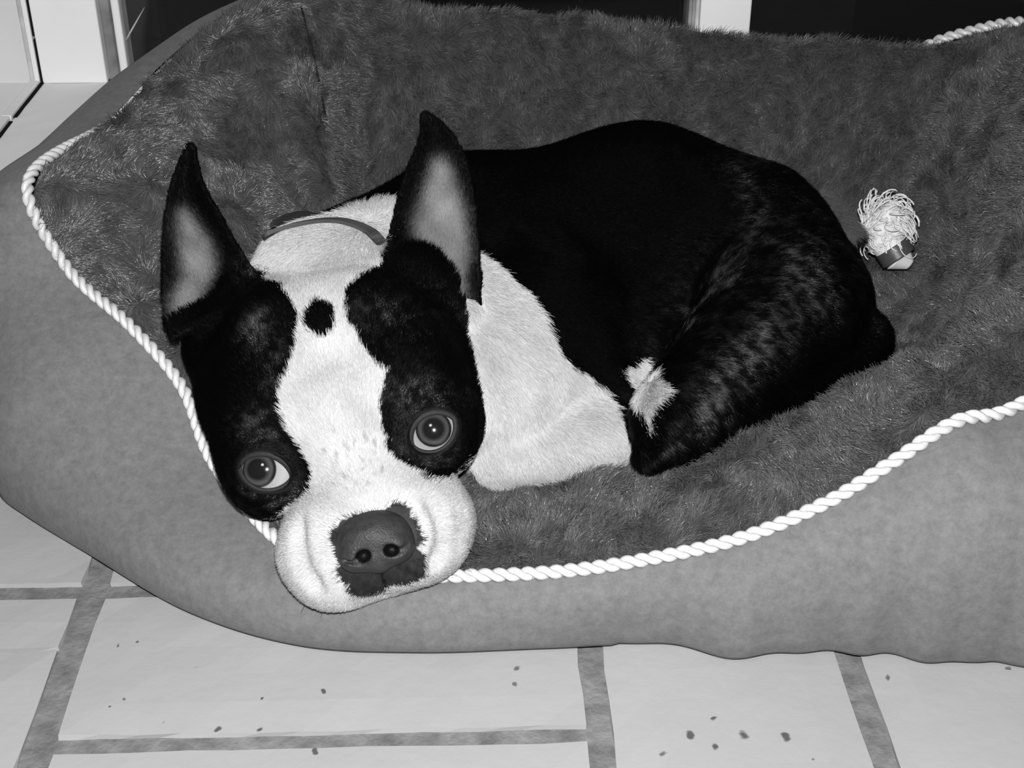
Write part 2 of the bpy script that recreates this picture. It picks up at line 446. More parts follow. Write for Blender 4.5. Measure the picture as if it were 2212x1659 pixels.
LV, LF = V, Fc
lining = bed_part('plush_lining', V, Fc, M_LINING); lining['label'] = 'dark grey plush lining'
# seam thread in the corner of the lining
seam_i = int(24.55 * PER)
seam = np.array([lin[k][seam_i] for k in range(9, 26)]) + inw[seam_i] * .004
V, Fc = tube(seam, .0008, 6); bed_part('seam', V, Fc, M_CRACK)
# twisted cord: two strands round the rim
dl = np.linalg.norm(np.diff(np.vstack([rim, rim[:1]]), axis=0), axis=1); s_acc = np.concatenate([[0], np.cumsum(dl)])
LEN = s_acc[-1]; NC = 1500
sv = np.linspace(0, LEN, NC, endpoint=False)
rr = np.vstack([rim, rim[:1]]); ii = np.vstack([inw, inw[:1]])
pc = np.stack([np.interp(sv, s_acc, rr[:, k]) for k in range(3)], 1)
ic = np.stack([np.interp(sv, s_acc, ii[:, k]) for k in range(3)], 1)
tanc = np.roll(pc, -1, 0) - np.roll(pc, 1, 0); tanc /= np.linalg.norm(tanc, axis=1)[:, None]
upc = np.array([0, 0, 1.0]) - tanc * tanc[:, 2:3]; upc /= np.linalg.norm(upc, axis=1)[:, None]
sdc = np.cross(tanc, upc)
an_c = np.interp(sv, s_acc, np.arange(NS + 1) / PER)
sink = np.interp(an_c, [0, .25, 1, 18.9, 19.5, 26.2, 26.8, 27.4, 28], [.2, .10, 0, 0, 1, 1, .7, .3, .2])   # at the back the cord is buried in the pile
pc = pc - ic * (.002 + .001 * sink)[:, None] + np.stack([0 * sink, 0 * sink, .0025 - .011 * sink], 1)
NT = round(LEN / .0148)
for q in range(2):
    ph = -2 * np.pi * NT * sv / LEN + q * np.pi
    hp = pc + .0019 * (np.cos(ph)[:, None] * sdc + np.sin(ph)[:, None] * upc)
    hp = hp + (np.interp(an_c, [15, 17, 18.75, 19.3], [0, 1, 1, 0]) * .006)[:, None] * [0, 0, 1]
    V, Fc = tube(hp, .0021, 8, closed=True)
    bed_part('cord_strand', V, Fc, M_CORD)

# ------------------------------------------------------------------ signed distance modelling (for the dog)
class Ell:
    def __init__(s, c, r, Rm=None, k=.012, op='u'):
        s.c = np.asarray(c, np.float32); s.r = np.asarray(r, np.float32); s.R = np.eye(3, dtype=np.float32) if Rm is None else np.asarray(Rm, np.float32)
        s.k = k; s.op = op
    def bb(s): m = s.r.max(); return s.c - m, s.c + m
    def f(s, P):
        q = (P - s.c) @ s.R                              # columns of R = axes
        k0 = np.linalg.norm(q / s.r, axis=-1); k1 = np.linalg.norm(q / (s.r * s.r), axis=-1) + 1e-9
        return k0 * (k0 - 1) / k1
class Cap:
    def __init__(s, a, b, ra, rb, k=.012, op='u'):
        s.a = np.asarray(a, np.float32); s.b = np.asarray(b, np.float32); s.ra = ra; s.rb = rb; s.k = k; s.op = op
    def bb(s):
        return np.minimum(s.a - s.ra, s.b - s.rb), np.maximum(s.a + s.ra, s.b + s.rb)
    def f(s, P):
        ba = s.b - s.a; pa = P - s.a
        h = np.clip((pa @ ba) / (ba @ ba), 0, 1)
        return np.linalg.norm(pa - h[..., None] * ba, axis=-1) - (s.ra + (s.rb - s.ra) * h)
class Cloud:                                             # thick sheet given as points with radii
    def __init__(s, pts, rad, k=.006):
        from mathutils.kdtree import KDTree
        s.p = np.asarray(pts); s.rad = np.asarray(rad); s.k = k; s.op = 'u'
        s.t = KDTree(len(pts))
        for i, p in enumerate(pts): s.t.insert(p, i)
        s.t.balance()
    def bb(s): return s.p.min(0) - .004, s.p.max(0) + .004
    def f(s, P):
        sh = P.shape[:-1]; Q = P.reshape(-1, 3); o = np.empty(len(Q), np.float32)
        fd = s.t.find; rad = s.rad
        for i, q in enumerate(Q.tolist()):
            _, j, d = fd(q); o[i] = d - rad[j]
        return o.reshape(sh)
def apply(F, g, pr):
    k = pr.k
    if pr.op == 'u':
        h = np.clip(.5 + .5 * (F - g) / k, 0, 1); return F + (g - F) * h - k * h * (1 - h)
    h = np.clip(.5 - .5 * (F + g) / k, 0, 1); return F + (-g - F) * h + k * h * (1 - h)
def sdf_grid(prims, lo, hi, h):
    n = np.ceil((hi - lo) / h).astype(int) + 1
    F = np.full(n, .05, np.float32)
    for pr in prims:
        a, b = pr.bb(); m = pr.k + 2.5 * h
        i0 = np.clip(np.floor((a - m - lo) / h).astype(int), 0, n - 1); i1 = np.clip(np.ceil((b + m - lo) / h).astype(int) + 1, 1, n)
        if (i1 <= i0).any(): continue
        ax = [lo[d] + h * np.arange(i0[d], i1[d], dtype=np.float32) for d in range(3)]
        P = np.stack(np.meshgrid(*ax, indexing='ij'), -1).astype(np.float32)
        sl = tuple(slice(i0[d], i1[d]) for d in range(3))
        F[sl] = apply(F[sl], pr.f(P), pr)
    return F
def sdf_points(prims, P):
    F = np.full(len(P), .05, np.float32)
    for pr in prims: F = apply(F, pr.f(P.astype(np.float32)), pr)
    return F
def surface_nets(F, lo, h):
    I = F < 0
    n = np.array(F.shape)
    cnt = np.zeros(n - 1, np.int8)
    for dx in (0, 1):
        for dy in (0, 1):
            for dz in (0, 1):
                cnt += I[dx:n[0] - 1 + dx, dy:n[1] - 1 + dy, dz:n[2] - 1 + dz]
    act = (cnt > 0) & (cnt < 8)
    cells = np.argwhere(act); idx = np.full(n - 1, -1, np.int64); idx[act] = np.arange(len(cells))
    acc = np.zeros((len(cells), 3)); num = np.zeros(len(cells))
    cor = [(a, b, c) for a in (0, 1) for b in (0, 1) for c in (0, 1)]
    for c0 in cor:
        for ax in range(3):
            if c0[ax]: continue
            c1 = list(c0); c1[ax] = 1
            f0 = F[tuple((cells + c0).T)]; f1 = F[tuple((cells + c1).T)]
            m = (f0 < 0) != (f1 < 0)
            t = f0[m] / (f0[m] - f1[m])
            p = np.tile(np.array(c0, float), (m.sum(), 1)); p[:, ax] += t
            acc[m] += p; num[m] += 1
    V = lo + h * (cells + acc / num[:, None])
    Q = []
    for ax in range(3):
        s0 = [slice(None)] * 3; s1 = [slice(None)] * 3; s0[ax] = slice(0, -1); s1[ax] = slice(1, None)
        ch = I[tuple(s0)] != I[tuple(s1)]
        e = np.argwhere(ch); e = e[(e > 0).all(1) & (e < n - 1).all(1)]
        b, c = (ax + 1) % 3, (ax + 2) % 3
        db = np.zeros(3, int); db[b] = 1; dc = np.zeros(3, int); dc[c] = 1
        q = np.stack([idx[tuple((e - db - dc).T)], idx[tuple((e - dc).T)], idx[tuple(e.T)], idx[tuple((e - db).T)]], 1)
        fl_ = ~I[tuple(e.T)]
        q[fl_] = q[fl_][:, ::-1]
        Q.append(q)
    return V, np.concatenate(Q)

# ------------------------------------------------------------------ dog
ROLL = math.radians(13.3)
H_R = AX_R * math.cos(ROLL) + AX_U * math.sin(ROLL)
H_U = -AX_R * math.sin(ROLL) + AX_U * math.cos(ROLL)
H_F = AX_F
HB = np.stack([H_R, H_U, H_F], 1)
D0 = 0.72
def hpx(X, Y):                                           # head sketch units (photo pixels, roll taken out) -> photo pixel
    return 745 + X * math.cos(ROLL) - Y * math.sin(ROLL), 900 - (X * math.sin(ROLL) + Y * math.cos(ROLL))
def HP(X, Y, Z):
    px, py = hpx(X, Y); return PD(px, py, D0 - Z)
def he(X, Y, Z, rx, ry, rz, k=.012, op='u', tilt=0):
    s = (D0 - Z) / FOC
    B = HB
    if tilt:
        c, s_ = math.cos(tilt), math.sin(tilt); B = np.stack([H_R * c + H_U * s_, -H_R * s_ + H_U * c, H_F], 1)
    return Ell(HP(X, Y, Z), (rx * s, ry * s, rz), B, k, op)
EYE_R = .0158
EYES = [(582, 1016, .000, (568, 1010), 57, 38, math.radians(-13)), (938, 932, .000, (940, 924), 53, 40, math.radians(33))]   # px,py,Z,iris px,half width,half height,tilt in photo
head = [
    he(0, 105, -.062, 278, 215, .060),
    he(-165, 40, -.045, 122, 170, .046), he(165, 40, -.045, 118, 170, .046),
    he(-190, -70, -.020, 92, 105, .028, .016), he(188, -70, -.020, 88, 105, .028, .016),
    he(-125, 30, -.016, 105, 80, .022, .02), he(130, 30, -.016, 105, 80, .022, .02),
    he(-100, 235, -.058, 75, 85, .045), he(105, 200, -.056, 80, 90, .045),
    he(0, -80, -.004, 125, 150, .028, .022),
    he(5, -225, .016, 150, 95, .028, .020),
    he(-110, -275, .006, 100, 108, .034), he(118, -262, .006, 105, 112, .034),
    he(-82, -338, .012, 82, 64, .026, .010), he(72, -330, .012, 92, 60, .026, .010),
    he(0, -300, .024, 95, 75, .024, .012),
    he(0, -345, -.006, 120, 50, .028, .008),
]
for (ex, ey, ez, _, hw, hh, tl) in EYES:
    d = D0 - ez; c = PD(ex, ey, d)
    head.append(Ell(c, (EYE_R + .0022,) * 3, None, .010))
    t2 = tl
    B = np.stack([AX_R * math.cos(t2) + AX_U * math.sin(t2), -AX_R * math.sin(t2) + AX_U * math.cos(t2), AX_F], 1)
    head.append(Ell(c + AX_F * EYE_R, (hw * d / FOC, hh * d / FOC, EYE_R * .9), B, .002, 's'))
# mouth line: a shallow groove between upper lip and chin, philtrum
base_head = list(head)
def surf(px, py):
    ds = np.linspace(.60, .82, 441); f = sdf_points(base_head, np.array([PD(px, py, d) for d in ds]))
    return ds[np.argmax(f < 0)]
def groove(pl, r, k, up=.0004):
    q = []
    for i in range(len(pl) - 1):
        for t in np.linspace(0, 1, 5)[:-1]: q.append([pl[i][0] + (pl[i + 1][0] - pl[i][0]) * t, pl[i][1] + (pl[i + 1][1] - pl[i][1]) * t])
    q.append(list(pl[-1])); P = [PD(a_, b_, surf(a_, b_) - up) for a_, b_ in q]
    for i in range(len(P) - 1): head.append(Cap(P[i], P[i + 1], r, r, k, 's'))
groove([(820, 1210), (828, 1250), (833, 1288)], .0013, .003)                    # philtrum
groove([(646, 1125), (645, 1180), (660, 1235), (688, 1275)], .0016, .006)       # folds of the flews
groove([(925, 1075), (955, 1120), (958, 1180), (935, 1225)], .0016, .006)
groove([(757, 1280), (757, 1308)], .0015, .004)
groove([(980, 1115), (1005, 1110)], .0010, .004); groove([(978, 1145), (1005, 1148)], .0010, .004); groove([(972, 1175), (995, 1182)], .0010, .004)

def ear(Lp, Rp, d0, d1, cup, th, shift=0.0):
    """sheet between two outlines drawn base -> tip; returns points, radii, (t, v)"""
    m, nv = 70, 34
    def res(pl):
        pl = np.array(pl, float); s = np.concatenate([[0], np.cumsum(np.linalg.norm(np.diff(pl, axis=0), axis=1))])
        q = np.linspace(0, s[-1], m); return np.stack([np.interp(q, s, pl[:, k]) for k in range(2)], 1)
    Lr, Rr = res(Lp), res(Rp); P = []; R = []; TV = []
    for i in range(m):
        t = i / (m - 1)
        for j in range(nv):
            v = j / (nv - 1)
            px, py = Lr[i] * (1 - v) + Rr[i] * v
            bow = (1 - (2 * v - 1) ** 2)
            d = d0 + (d1 - d0) * t + cup * bow * (1 - t) ** .5 * (.35 + .65 * min(1, t * 6)) + shift * (v - .5) * (1 - t)
            P.append(PD(px, py, d)); R.append(th * (.75 + .5 * bow) * (1 - .35 * t)); TV.append((t, v))
    return np.array(P), np.array(R), np.array(TV)
earL = ear([(372, 730), (358, 690), (352, 620), (353, 540), (358, 465), (370, 400), (390, 345), (408, 312)],
           [(548, 640), (545, 590), (520, 545), (498, 510), (478, 468), (455, 432), (434, 388), (424, 345), (420, 314)], .766, .800, .015, .0022, -.006)
earR = ear([(830, 640), (828, 585), (840, 535), (850, 480), (862, 420), (880, 365), (903, 310), (911, 285), (907, 258), (912, 245)],
           [(1005, 695), (1032, 655), (1036, 600), (1030, 530), (1026, 450), (1016, 380), (1003, 335), (982, 295), (955, 266), (925, 245)], .767, .812, .017, .0022, .006)
ears = [Cloud(earL[0], earL[1]), Cloud(earR[0], earR[1])]
# blocks of muscle at the ear bases
earbase = [Cap(PD(470, 735, .792), PD(530, 650, .787), .018, .018, .012), Cap(PD(955, 700, .797), PD(862, 620, .788), .023, .019, .012), Cap(PD(900, 600, .792), PD(992, 675, .796), .017, .012, .010),
           Cap(PD(462, 775, .788), PD(505, 870, .765), .012, .014, .014), Cap(PD(968, 735, .792), PD(945, 840, .765), .013, .016, .014)]
def _t(p): p.tagged = True; return p
body = [
    Cap(PD(760, 720, .84), PD(735, 625, .815), .046, .038, .02),
    Cap(PD(735, 625, .815), PD(850, 605, .85), .036, .046, .02),
    Cap(PD(650, 590, .800), PD(790, 590, .800), .025, .024, .014),       # nape
    Cap(PD(850, 600, .84), PD(1010, 535, .88), .048, .052, .02),
    Cap(PD(1010, 545, .88), PD(1380, 530, .93), .055, .075, .025),
    Cap(PD(1380, 530, .93), PD(1590, 580, .925), .075, .068, .02),
    Cap(PD(1590, 585, .92), PD(1725, 660, .90), .066, .046, .02),
    Cap(PD(1060, 700, .84), PD(1080, 830, .805), .055, .042, .02),       # chest
    Cap(PD(950, 760, .82), PD(1040, 880, .79), .050, .034, .02),
    Cap(PD(1150, 690, .845), PD(1290, 900, .822), .052, .030, .016),     # upper fore leg
    Ell(PD(1240, 945, .808), (.036, .025, .026), None, .006),            # elbow
    Cap(PD(1305, 945, .806), PD(1085, 985, .777), .023, .017, .004),    # fore arm under the chin
    Cap(PD(1200, 730, .87), PD(1400, 780, .87), .045, .045, .02),        # belly side
    _t(Ell(PD(1690, 655, .866), (.050, .042, .046), None, .018)),            # thigh
    _t(Cap(PD(1680, 690, .850), PD(1470, 905, .782), .046, .026, .014)),
    _t(Cap(PD(1470, 905, .782), PD(1402, 985, .763), .024, .008, .010)),
    _t(Cap(PD(1860, 735, .868), PD(1600, 895, .812), .017, .018, .008)),     # shank, hock at the back
    _t(Cap(PD(1600, 895, .812), PD(1480, 955, .785), .018, .014, .008)),
    _t(Ell(PD(1855, 730, .872), (.016, .018, .014), None, .010)),
    Cap(PD(1784, 428, .952), PD(1854, 512, .940), .0055, .004, .004),     # short tail
]
HINDP = [p for p in body if getattr(p, 'tagged', False)]
prims = body + head + earbase + ears
allp = np.array([p.bb()[0] for p in prims if p.op == 'u'] + [p.bb()[1] for p in prims if p.op == 'u'])
lo, hi = allp.min(0) - .012, allp.max(0) + .012
HS = .0017
Fg = sdf_grid(prims, lo.astype(np.float32), hi.astype(np.float32), HS)
DV, DF = surface_nets(Fg, lo, HS)
del Fg
# keep the largest connected piece only and relax slightly
def relax(V, Q, it):
    for _ in range(it):
        acc = np.zeros_like(V); c = np.zeros(len(V))
        for a_, b_ in ((0, 1), (1, 2), (2, 3), (3, 0)):
            for i, j in ((a_, b_), (b_, a_)):
                acc += np.stack([np.bincount(Q[:, i], V[Q[:, j], k], len(V)) for k in range(3)], 1); c += np.bincount(Q[:, i], minlength=len(V))
        V = V * .5 + acc / np.maximum(c, 1)[:, None] * .5
    return V
DV = relax(DV, DF, 2)
dog_org = np.array([0.08, .80, 0.0])
dog = mesh_obj('dog', DV - dog_org, DF, M_BODY)
dog.location = dog_org
tag(dog, 'black and white dog with erect ears curled up in the grey bed', 'dog')
bvh = BVHTree.FromPolygons(DV.tolist(), DF.tolist())
def to_plane(P): return np.stack([P @ AX_R, P @ AX_U], 1)
def poly_on_dog(pl, fallback=.71, dens=26.0):
    """outline drawn on the photo laid on the dog's skin, then flattened along the view axis of the head"""
    pl = np.array(pl, float); o = []
    for i in range(len(pl)):
        a_, b_ = pl[i], pl[(i + 1) % len(pl)]; m = max(1, int(np.linalg.norm(b_ - a_) / dens))
        for k in range(m):
            q = a_ + (b_ - a_) * k / m; r = ray(*q)
            h_ = bvh.ray_cast(Vector((0, 0, CAMZ)), Vector(r / np.linalg.norm(r)))
            o.append(np.array(h_[0]) if h_[0] is not None else PD(q[0], q[1], fallback))
    return to_plane(np.array(o))
def inside(poly, Q):
    r = np.zeros(len(Q), bool); x, y = Q[:, 0], Q[:, 1]
    ok = (x > poly[:, 0].min()) & (x < poly[:, 0].max()) & (y > poly[:, 1].min()) & (y < poly[:, 1].max())
    x, y = x[ok], y[ok]; rr_ = np.zeros(len(x), bool)
    j = len(poly) - 1
    for i in range(len(poly)):
        xi, yi = poly[i]; xj, yj = poly[j]
        if yi != yj:
            c = ((yi > y) != (yj > y)) & (x < (xj - xi) * (y - yi) / (yj - yi) + xi); rr_ ^= c
        j = i
    r[ok] = rr_; return r
BLAZE = [(565, 605), (600, 612), (625, 640), (642, 670), (645, 705), (640, 745), (625, 790), (610, 830), (603, 870), (615, 905), (628, 935), (648, 968), (665, 1000), (676, 1035), (668, 1065), (635, 1090), (605, 1110), (585, 1122),
         (540, 1140), (560, 1300), (700, 1400), (950, 1400), (1100, 1250), (1100, 1000), (1022, 985),
         (1012, 990), (995, 1015), (970, 1035), (935, 1038), (895, 1012), (860, 992), (838, 970), (826, 945), (820, 900), (818, 860), (826, 838), (836, 808), (815, 790), (795, 765), (770, 728), (752, 700), (742, 668), (745, 640), (752, 622), (775, 600), (800, 588), (822, 575), (838, 545), (850, 470), (560, 470), (550, 560)]
SPOT = [(690 + 35 * math.cos(t), 692 - 40 * math.sin(t)) for t in np.linspace(0, 6.283, 18, endpoint=False)]
MUZ = [(716,1139),(735,1123),(768,1108),(793,1112),(825,1098),(854,1087),(885,1092),(889,1114),(903,1117),(912,1143),(912,1170),(902,1185),(918,1200),(920,1237),(901,1254),(849,1266),(829,1277),(808,1281),(779,1289),(758,1287),(754,1268),(741,1256),(729,1237),(733,1220),(725,1206),(722,1175),(712,1166)]
CHEST = [(1025, 545), (1045, 560), (1075, 575), (1110, 605), (1150, 648), (1178, 690), (1195, 740), (1228, 785), (1270, 810), (1300, 842), (1326, 878), (1346, 915), (1362, 962), (1374, 1010), (1385, 1100), (900, 1150), (500, 760), (520, 560), (600, 470), (700, 470), (722, 464), (780, 442), (860, 424), (880, 430), (880, 540)]
BELLY = [(1335, 800), (1395, 765), (1402, 800), (1445, 845), (1424, 865), (1408, 890), (1402, 935), (1394, 905), (1366, 850)]
EIN_L = [(385, 455), (400, 445), (418, 470), (445, 505), (468, 545), (472, 575), (462, 600), (455, 622), (440, 640), (448, 680), (446, 722), (425, 728), (400, 700), (375, 695), (364, 670), (372, 650), (378, 625), (395, 600), (390, 560), (384, 520)]
EIN_R = [(925, 555), (895, 510), (890, 480), (905, 440), (922, 395), (935, 345), (950, 335), (970, 350), (985, 390), (1002, 440), (1012, 500), (1018, 560), (1005, 590), (1005, 650), (985, 672), (960, 655), (945, 615)]
PB, PS, PM, PC, PBe = [poly_on_dog(p) for p in (BLAZE, SPOT, MUZ)] + [poly_on_dog(p, .85) for p in (CHEST, BELLY)]
PEL, PER_ = poly_on_dog(EIN_L, .78), poly_on_dog(EIN_R, .79)
WHITE, BLACK, MDARK, PINK = .35, .0010, .017, .120
nza, nzb, nzc = Noise(21, .010, 2), Noise(22, .028, 2), Noise(23, .006, 2)
hd_only = [p for p in head + earbase if p.op == 'u']
from mathutils.kdtree import KDTree
def region(P):
    a_ = sdf_points(hd_only, P); b_ = sdf_points(body, P)
    reg = np.where(a_ < b_, 0, 1)
    for q, e in enumerate((earL, earR)):
        lo_, hi_ = e[0].min(0) - .006, e[0].max(0) + .006
        m = np.where(((P > lo_) & (P < hi_)).all(1))[0]
        t = ears[q].t
        for i in m:
            _, j, d = t.find(P[i])
            if d < e[1][j] + .0022 and e[2][j][0] > .10: reg[i] = 2 + q
    return reg
def paint(P, N, jit=0.0):
    reg = region(P); Q = to_plane(P)
    Qj = Q + np.stack([nza(P), nza(P + 3)], 1) * .0012 + rng.normal(0, 1, Q.shape) * jit
    c = np.full(len(P), BLACK)
    hd = reg == 0
    bl = hd & inside(PB, Qj) & (N @ AX_F > -.3)
    c[bl] = WHITE * (1 + .10 * nzb(P[bl]))
    fr = bl & inside(PB, Qj)
    px = P[:, 2] * 0
    # freckles on the bridge of the muzzle
    fc = to_plane(np.array([PD(765, 985, .70)]))[0]
    fk = bl & (np.linalg.norm((Q - fc) / [.018, .016], axis=1) < 1) & (nzc(P) > .55)
    c[fk] *= .72
    c[hd & inside(PS, Qj)] = BLACK
    mz = hd & inside(PM, Qj + rng.normal(0, 1, Q.shape) * jit * .5) & (N @ AX_F > -.2)
    c[mz] = MDARK * (1 + .3 * nzc(P[mz]))
    pa_, pb_ = to_plane(np.array([PD(819, 1215, .672), PD(833, 1282, .682)])); ab_ = pb_ - pa_
    h_ = np.clip(((Q - pa_) @ ab_) / (ab_ @ ab_), 0, 1)
    c[mz & (np.linalg.norm(Q - pa_ - h_[:, None] * ab_, axis=1) < .0009)] = .0015       # bare dark line under the nose
    bd = reg == 1
    hind = bd & (sdf_points(HINDP, P) < sdf_points([p for p in body if p not in HINDP], P) + .0005)
    wb = bd & ((inside(PC, Qj) & ~hind) | inside(PBe, Qj))
    c[wb] = WHITE * 1.05 * (1 + .08 * nzb(P[wb]))
    for q, pol in ((2, PEL), (3, PER_)):
        m = np.where((reg == q) & (N @ AX_F > .05))[0]; acc = np.zeros(len(m))
        for _ in range(14): acc += inside(pol, Q[m] + rng.normal(0, 1, (len(m), 2)) * .0034)
        t_ = (acc / 14) ** 1.5
        c[m] = BLACK + (PINK * (1 + .25 * nzb(P[m])) - BLACK) * t_
    tl_ = np.linalg.norm(P - PD(1823, 462, .948), axis=1) < .022
    tl_ &= ((P - PD(1823, 462, .948)) @ AX_R > -.016) & (reg == 1) & (sdf_points(body[:-1], P) > .002)
    c[tl_] = .06
    c[(reg == 3) & (N @ AX_F < .05)] = BLACK
    return c, reg
me = dog.data
VN = np.empty(len(DV) * 3); me.vertices.foreach_get('normal', VN); VN = VN.reshape(-1, 3)
cv, regv = paint(DV, VN)
at = me.attributes.new('tint', 'FLOAT_COLOR', 'POINT')
at.data.foreach_set('color', np.stack([cv, cv, cv, np.ones_like(cv)], 1).astype(np.float32).ravel())

# eyes
def eye_material(name, gaze, iris_r):
    m = mat(name, .3, .6, 0.0, coat=1.0)
    nt = m.node_tree; b = nt.nodes['Principled BSDF']; b.inputs['Coat Roughness'].default_value = .10
    tc = nt.nodes.new('ShaderNodeTexCoord')
    nm = nt.nodes.new('ShaderNodeVectorMath'); nm.operation = 'NORMALIZE'; nt.links.new(tc.outputs['Object'], nm.inputs[0])
    dt = nt.nodes.new('ShaderNodeVectorMath'); dt.operation = 'DOT_PRODUCT'; nt.links.new(nm.outputs[0], dt.inputs[0]); dt.inputs[1].default_value = tuple(gaze)
    ac = nt.nodes.new('ShaderNodeMath'); ac.operation = 'ARCCOSINE'; nt.links.new(dt.outputs['Value'], ac.inputs[0])
    mr = nt.nodes.new('ShaderNodeMapRange'); mr.inputs['From Max'].default_value = iris_r * 1.5; nt.links.new(ac.outputs[0], mr.inputs['Value'])
    cr = nt.nodes.new('ShaderNodeValToRGB'); e = cr.color_ramp.elements
    stops = [(0, .006), (.34, .006), (.40, .016), (.50, .035), (.56, .028), (.61, .007), (.67, .007), (.72, .20), (1, .26)]
    e[0].position, e[1].position = 0, 1
    for p, g in stops[1:-1]: e.new(p)
    for el, (p, g) in zip(sorted(e, key=lambda q: q.position), stops): el.color = (g, g, g, 1)
    nt.links.new(mr.outputs[0], cr.inputs[0]); nt.links.new(cr.outputs[0], b.inputs['Base Color'])
    return m
lid_c = []
for i, (ex, ey, ez, ip, hw, hh, tl) in enumerate(EYES):
    d = D0 - ez; c = PD(ex, ey, d)
    g = AX_R * (ip[0] - ex) - AX_U * (ip[1] - ey); g = g * d / FOC
    g = g + AX_F * math.sqrt(EYE_R ** 2 - g @ g); g /= np.linalg.norm(g)
    bm = bmesh.new(); bmesh.ops.create_uvsphere(bm, u_segments=48, v_segments=28, radius=EYE_R)
    for v in bm.verts:                                    # corneal bulge
        n_ = v.co.normalized(); a_ = n_.angle(Vector(g))
        if a_ < .75: v.co += n_ * .0011 * (1 - (a_ / .75) ** 2)
    eo = bm_obj('eye', bm, eye_material('eye_wet', g, math.asin(36 * d / FOC / EYE_R)), dog, True)
    eo.location = c - dog_org
    eo['label'] = 'glossy dark eye'
    ring = []
    for k in range(40):
        a_ = 2 * math.pi * k / 40
        x = math.cos(a_) * hw; y = math.copysign(abs(math.sin(a_)) ** 1.25, math.sin(a_)) * hh
        X = x * math.cos(tl) - y * math.sin(tl); Y = x * math.sin(tl) + y * math.cos(tl)
        X *= d / FOC; Y *= d / FOC
        rr2 = math.hypot(X, Y); RR = EYE_R + .0008
        if rr2 > RR * .97: X *= RR * .97 / rr2; Y *= RR * .97 / rr2
        ring.append(c + AX_R * X + AX_U * Y + AX_F * math.sqrt(RR ** 2 - X * X - Y * Y))
    V, Fc = tube(ring, [.0015 + .0004 * math.sin(2 * math.pi * k / 40) for k in range(40)], 10, closed=True)
    mesh_obj('eyelid', V - dog_org, Fc, M_LID, dog)
    lid_c.append((c, hw * d / FOC, hh * d / FOC, tl))

# nose leather with two nostrils
NZ = .046
npr = [he(0, -264, NZ - .004, 80, 54, .015, .006), he(-44, -298, NZ - .002, 40, 38, .012, .006), he(44, -298, NZ - .002, 40, 38, .012, .006),
       he(0, -312, NZ - .002, 30, 34, .011, .006),
       he(-31, -303, NZ + .0095, 16, 13, .0065, .002, 's', .4), he(31, -305, NZ + .0095, 16, 13, .0065, .002, 's', -.4),
       Cap(HP(-42, -314, NZ + .009), HP(-70, -302, NZ + .006), .0014, .0012, .002, 's'), Cap(HP(42, -314, NZ + .009), HP(70, -302, NZ + .006), .0014, .0012, .002, 's'),
       Cap(HP(0, -296, NZ + .0115), HP(0, -348, NZ + .008), .0010, .0010, .002, 's')]
ap = np.array([p.bb()[0] for p in npr[:4]] + [p.bb()[1] for p in npr[:4]])
nlo, nhi = ap.min(0) - .004, ap.max(0) + .004
Fn = sdf_grid(npr, nlo.astype(np.float32), nhi.astype(np.float32), .0008)
NV, NF = surface_nets(Fn, nlo, .0008); NV = relax(NV, NF, 2)
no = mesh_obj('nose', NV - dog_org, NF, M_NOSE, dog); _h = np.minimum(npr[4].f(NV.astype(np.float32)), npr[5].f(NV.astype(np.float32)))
_c = np.where(_h < .0005, .0012, .019 * (1 + .25 * Noise(71, .006, 2)(NV)))  # nostril hollows painted near black, their shade put into the colour
_a = no.data.attributes.new('tint', 'FLOAT_COLOR', 'POINT'); _a.data.foreach_set('color', np.stack([_c, _c, _c, np.ones_like(_c)], 1).astype(np.float32).ravel())
no['label'] = 'dark grey nose with two nostrils'

# ------------------------------------------------------------------ strands
def strands(name, roots, tips_mid, tips, radius, col, m, parent, off, gloss):
    n = len(roots)
    hc = bpy.data.hair_curves.new(name)
    hc.add_curves([3] * n)
    P = np.stack([roots, tips_mid, tips], 1).reshape(-1, 3) - off
    hc.attributes['position'].data.foreach_set('vector', P.astype(np.float32).ravel())
    ra = hc.attributes.get('radius') or hc.attributes.new('radius', 'FLOAT', 'POINT')
    rad = np.stack([radius, radius * .85, radius * .25], 1).ravel() if not np.isscalar(radius) else np.tile(np.array([radius, radius * .85, radius * .25]), n)
    ra.data.foreach_set('value', rad.astype(np.float32))
    tc = hc.attributes.new('tint', 'FLOAT_COLOR', 'CURVE')
    tc.data.foreach_set('color', np.stack([col, col, col, np.ones(n)], 1).astype(np.float32).ravel())
    g_ = hc.attributes.new('gloss', 'FLOAT', 'CURVE'); g_.data.foreach_set('value', np.asarray(gloss, np.float32))
    hc.materials.append(m)
    o = bpy.data.objects.new(name, hc); o['kind'] = 'stuff'
    return link(o, parent)
def sample(V, Q, dens):
    T = np.concatenate([Q[:, [0, 1, 2]], Q[:, [0, 2, 3]]])
    A, B, C = V[T[:, 0]], V[T[:, 1]], V[T[:, 2]]
    N = np.cross(B - A, C - A); ar = np.linalg.norm(N, axis=1) * .5
    n = int(ar.sum() * dens)
    i = rng.choice(len(T), n, p=ar / ar.sum()); u = rng.random(n); v = rng.random(n); f = u + v > 1; u[f] = 1 - u[f]; v[f] = 1 - v[f]
    return A[i] + (B - A)[i] * u[:, None] + (C - A)[i] * v[:, None], T[i], u, v
def unit(a_): return a_ / (np.linalg.norm(a_, axis=1)[:, None] + 1e-12)

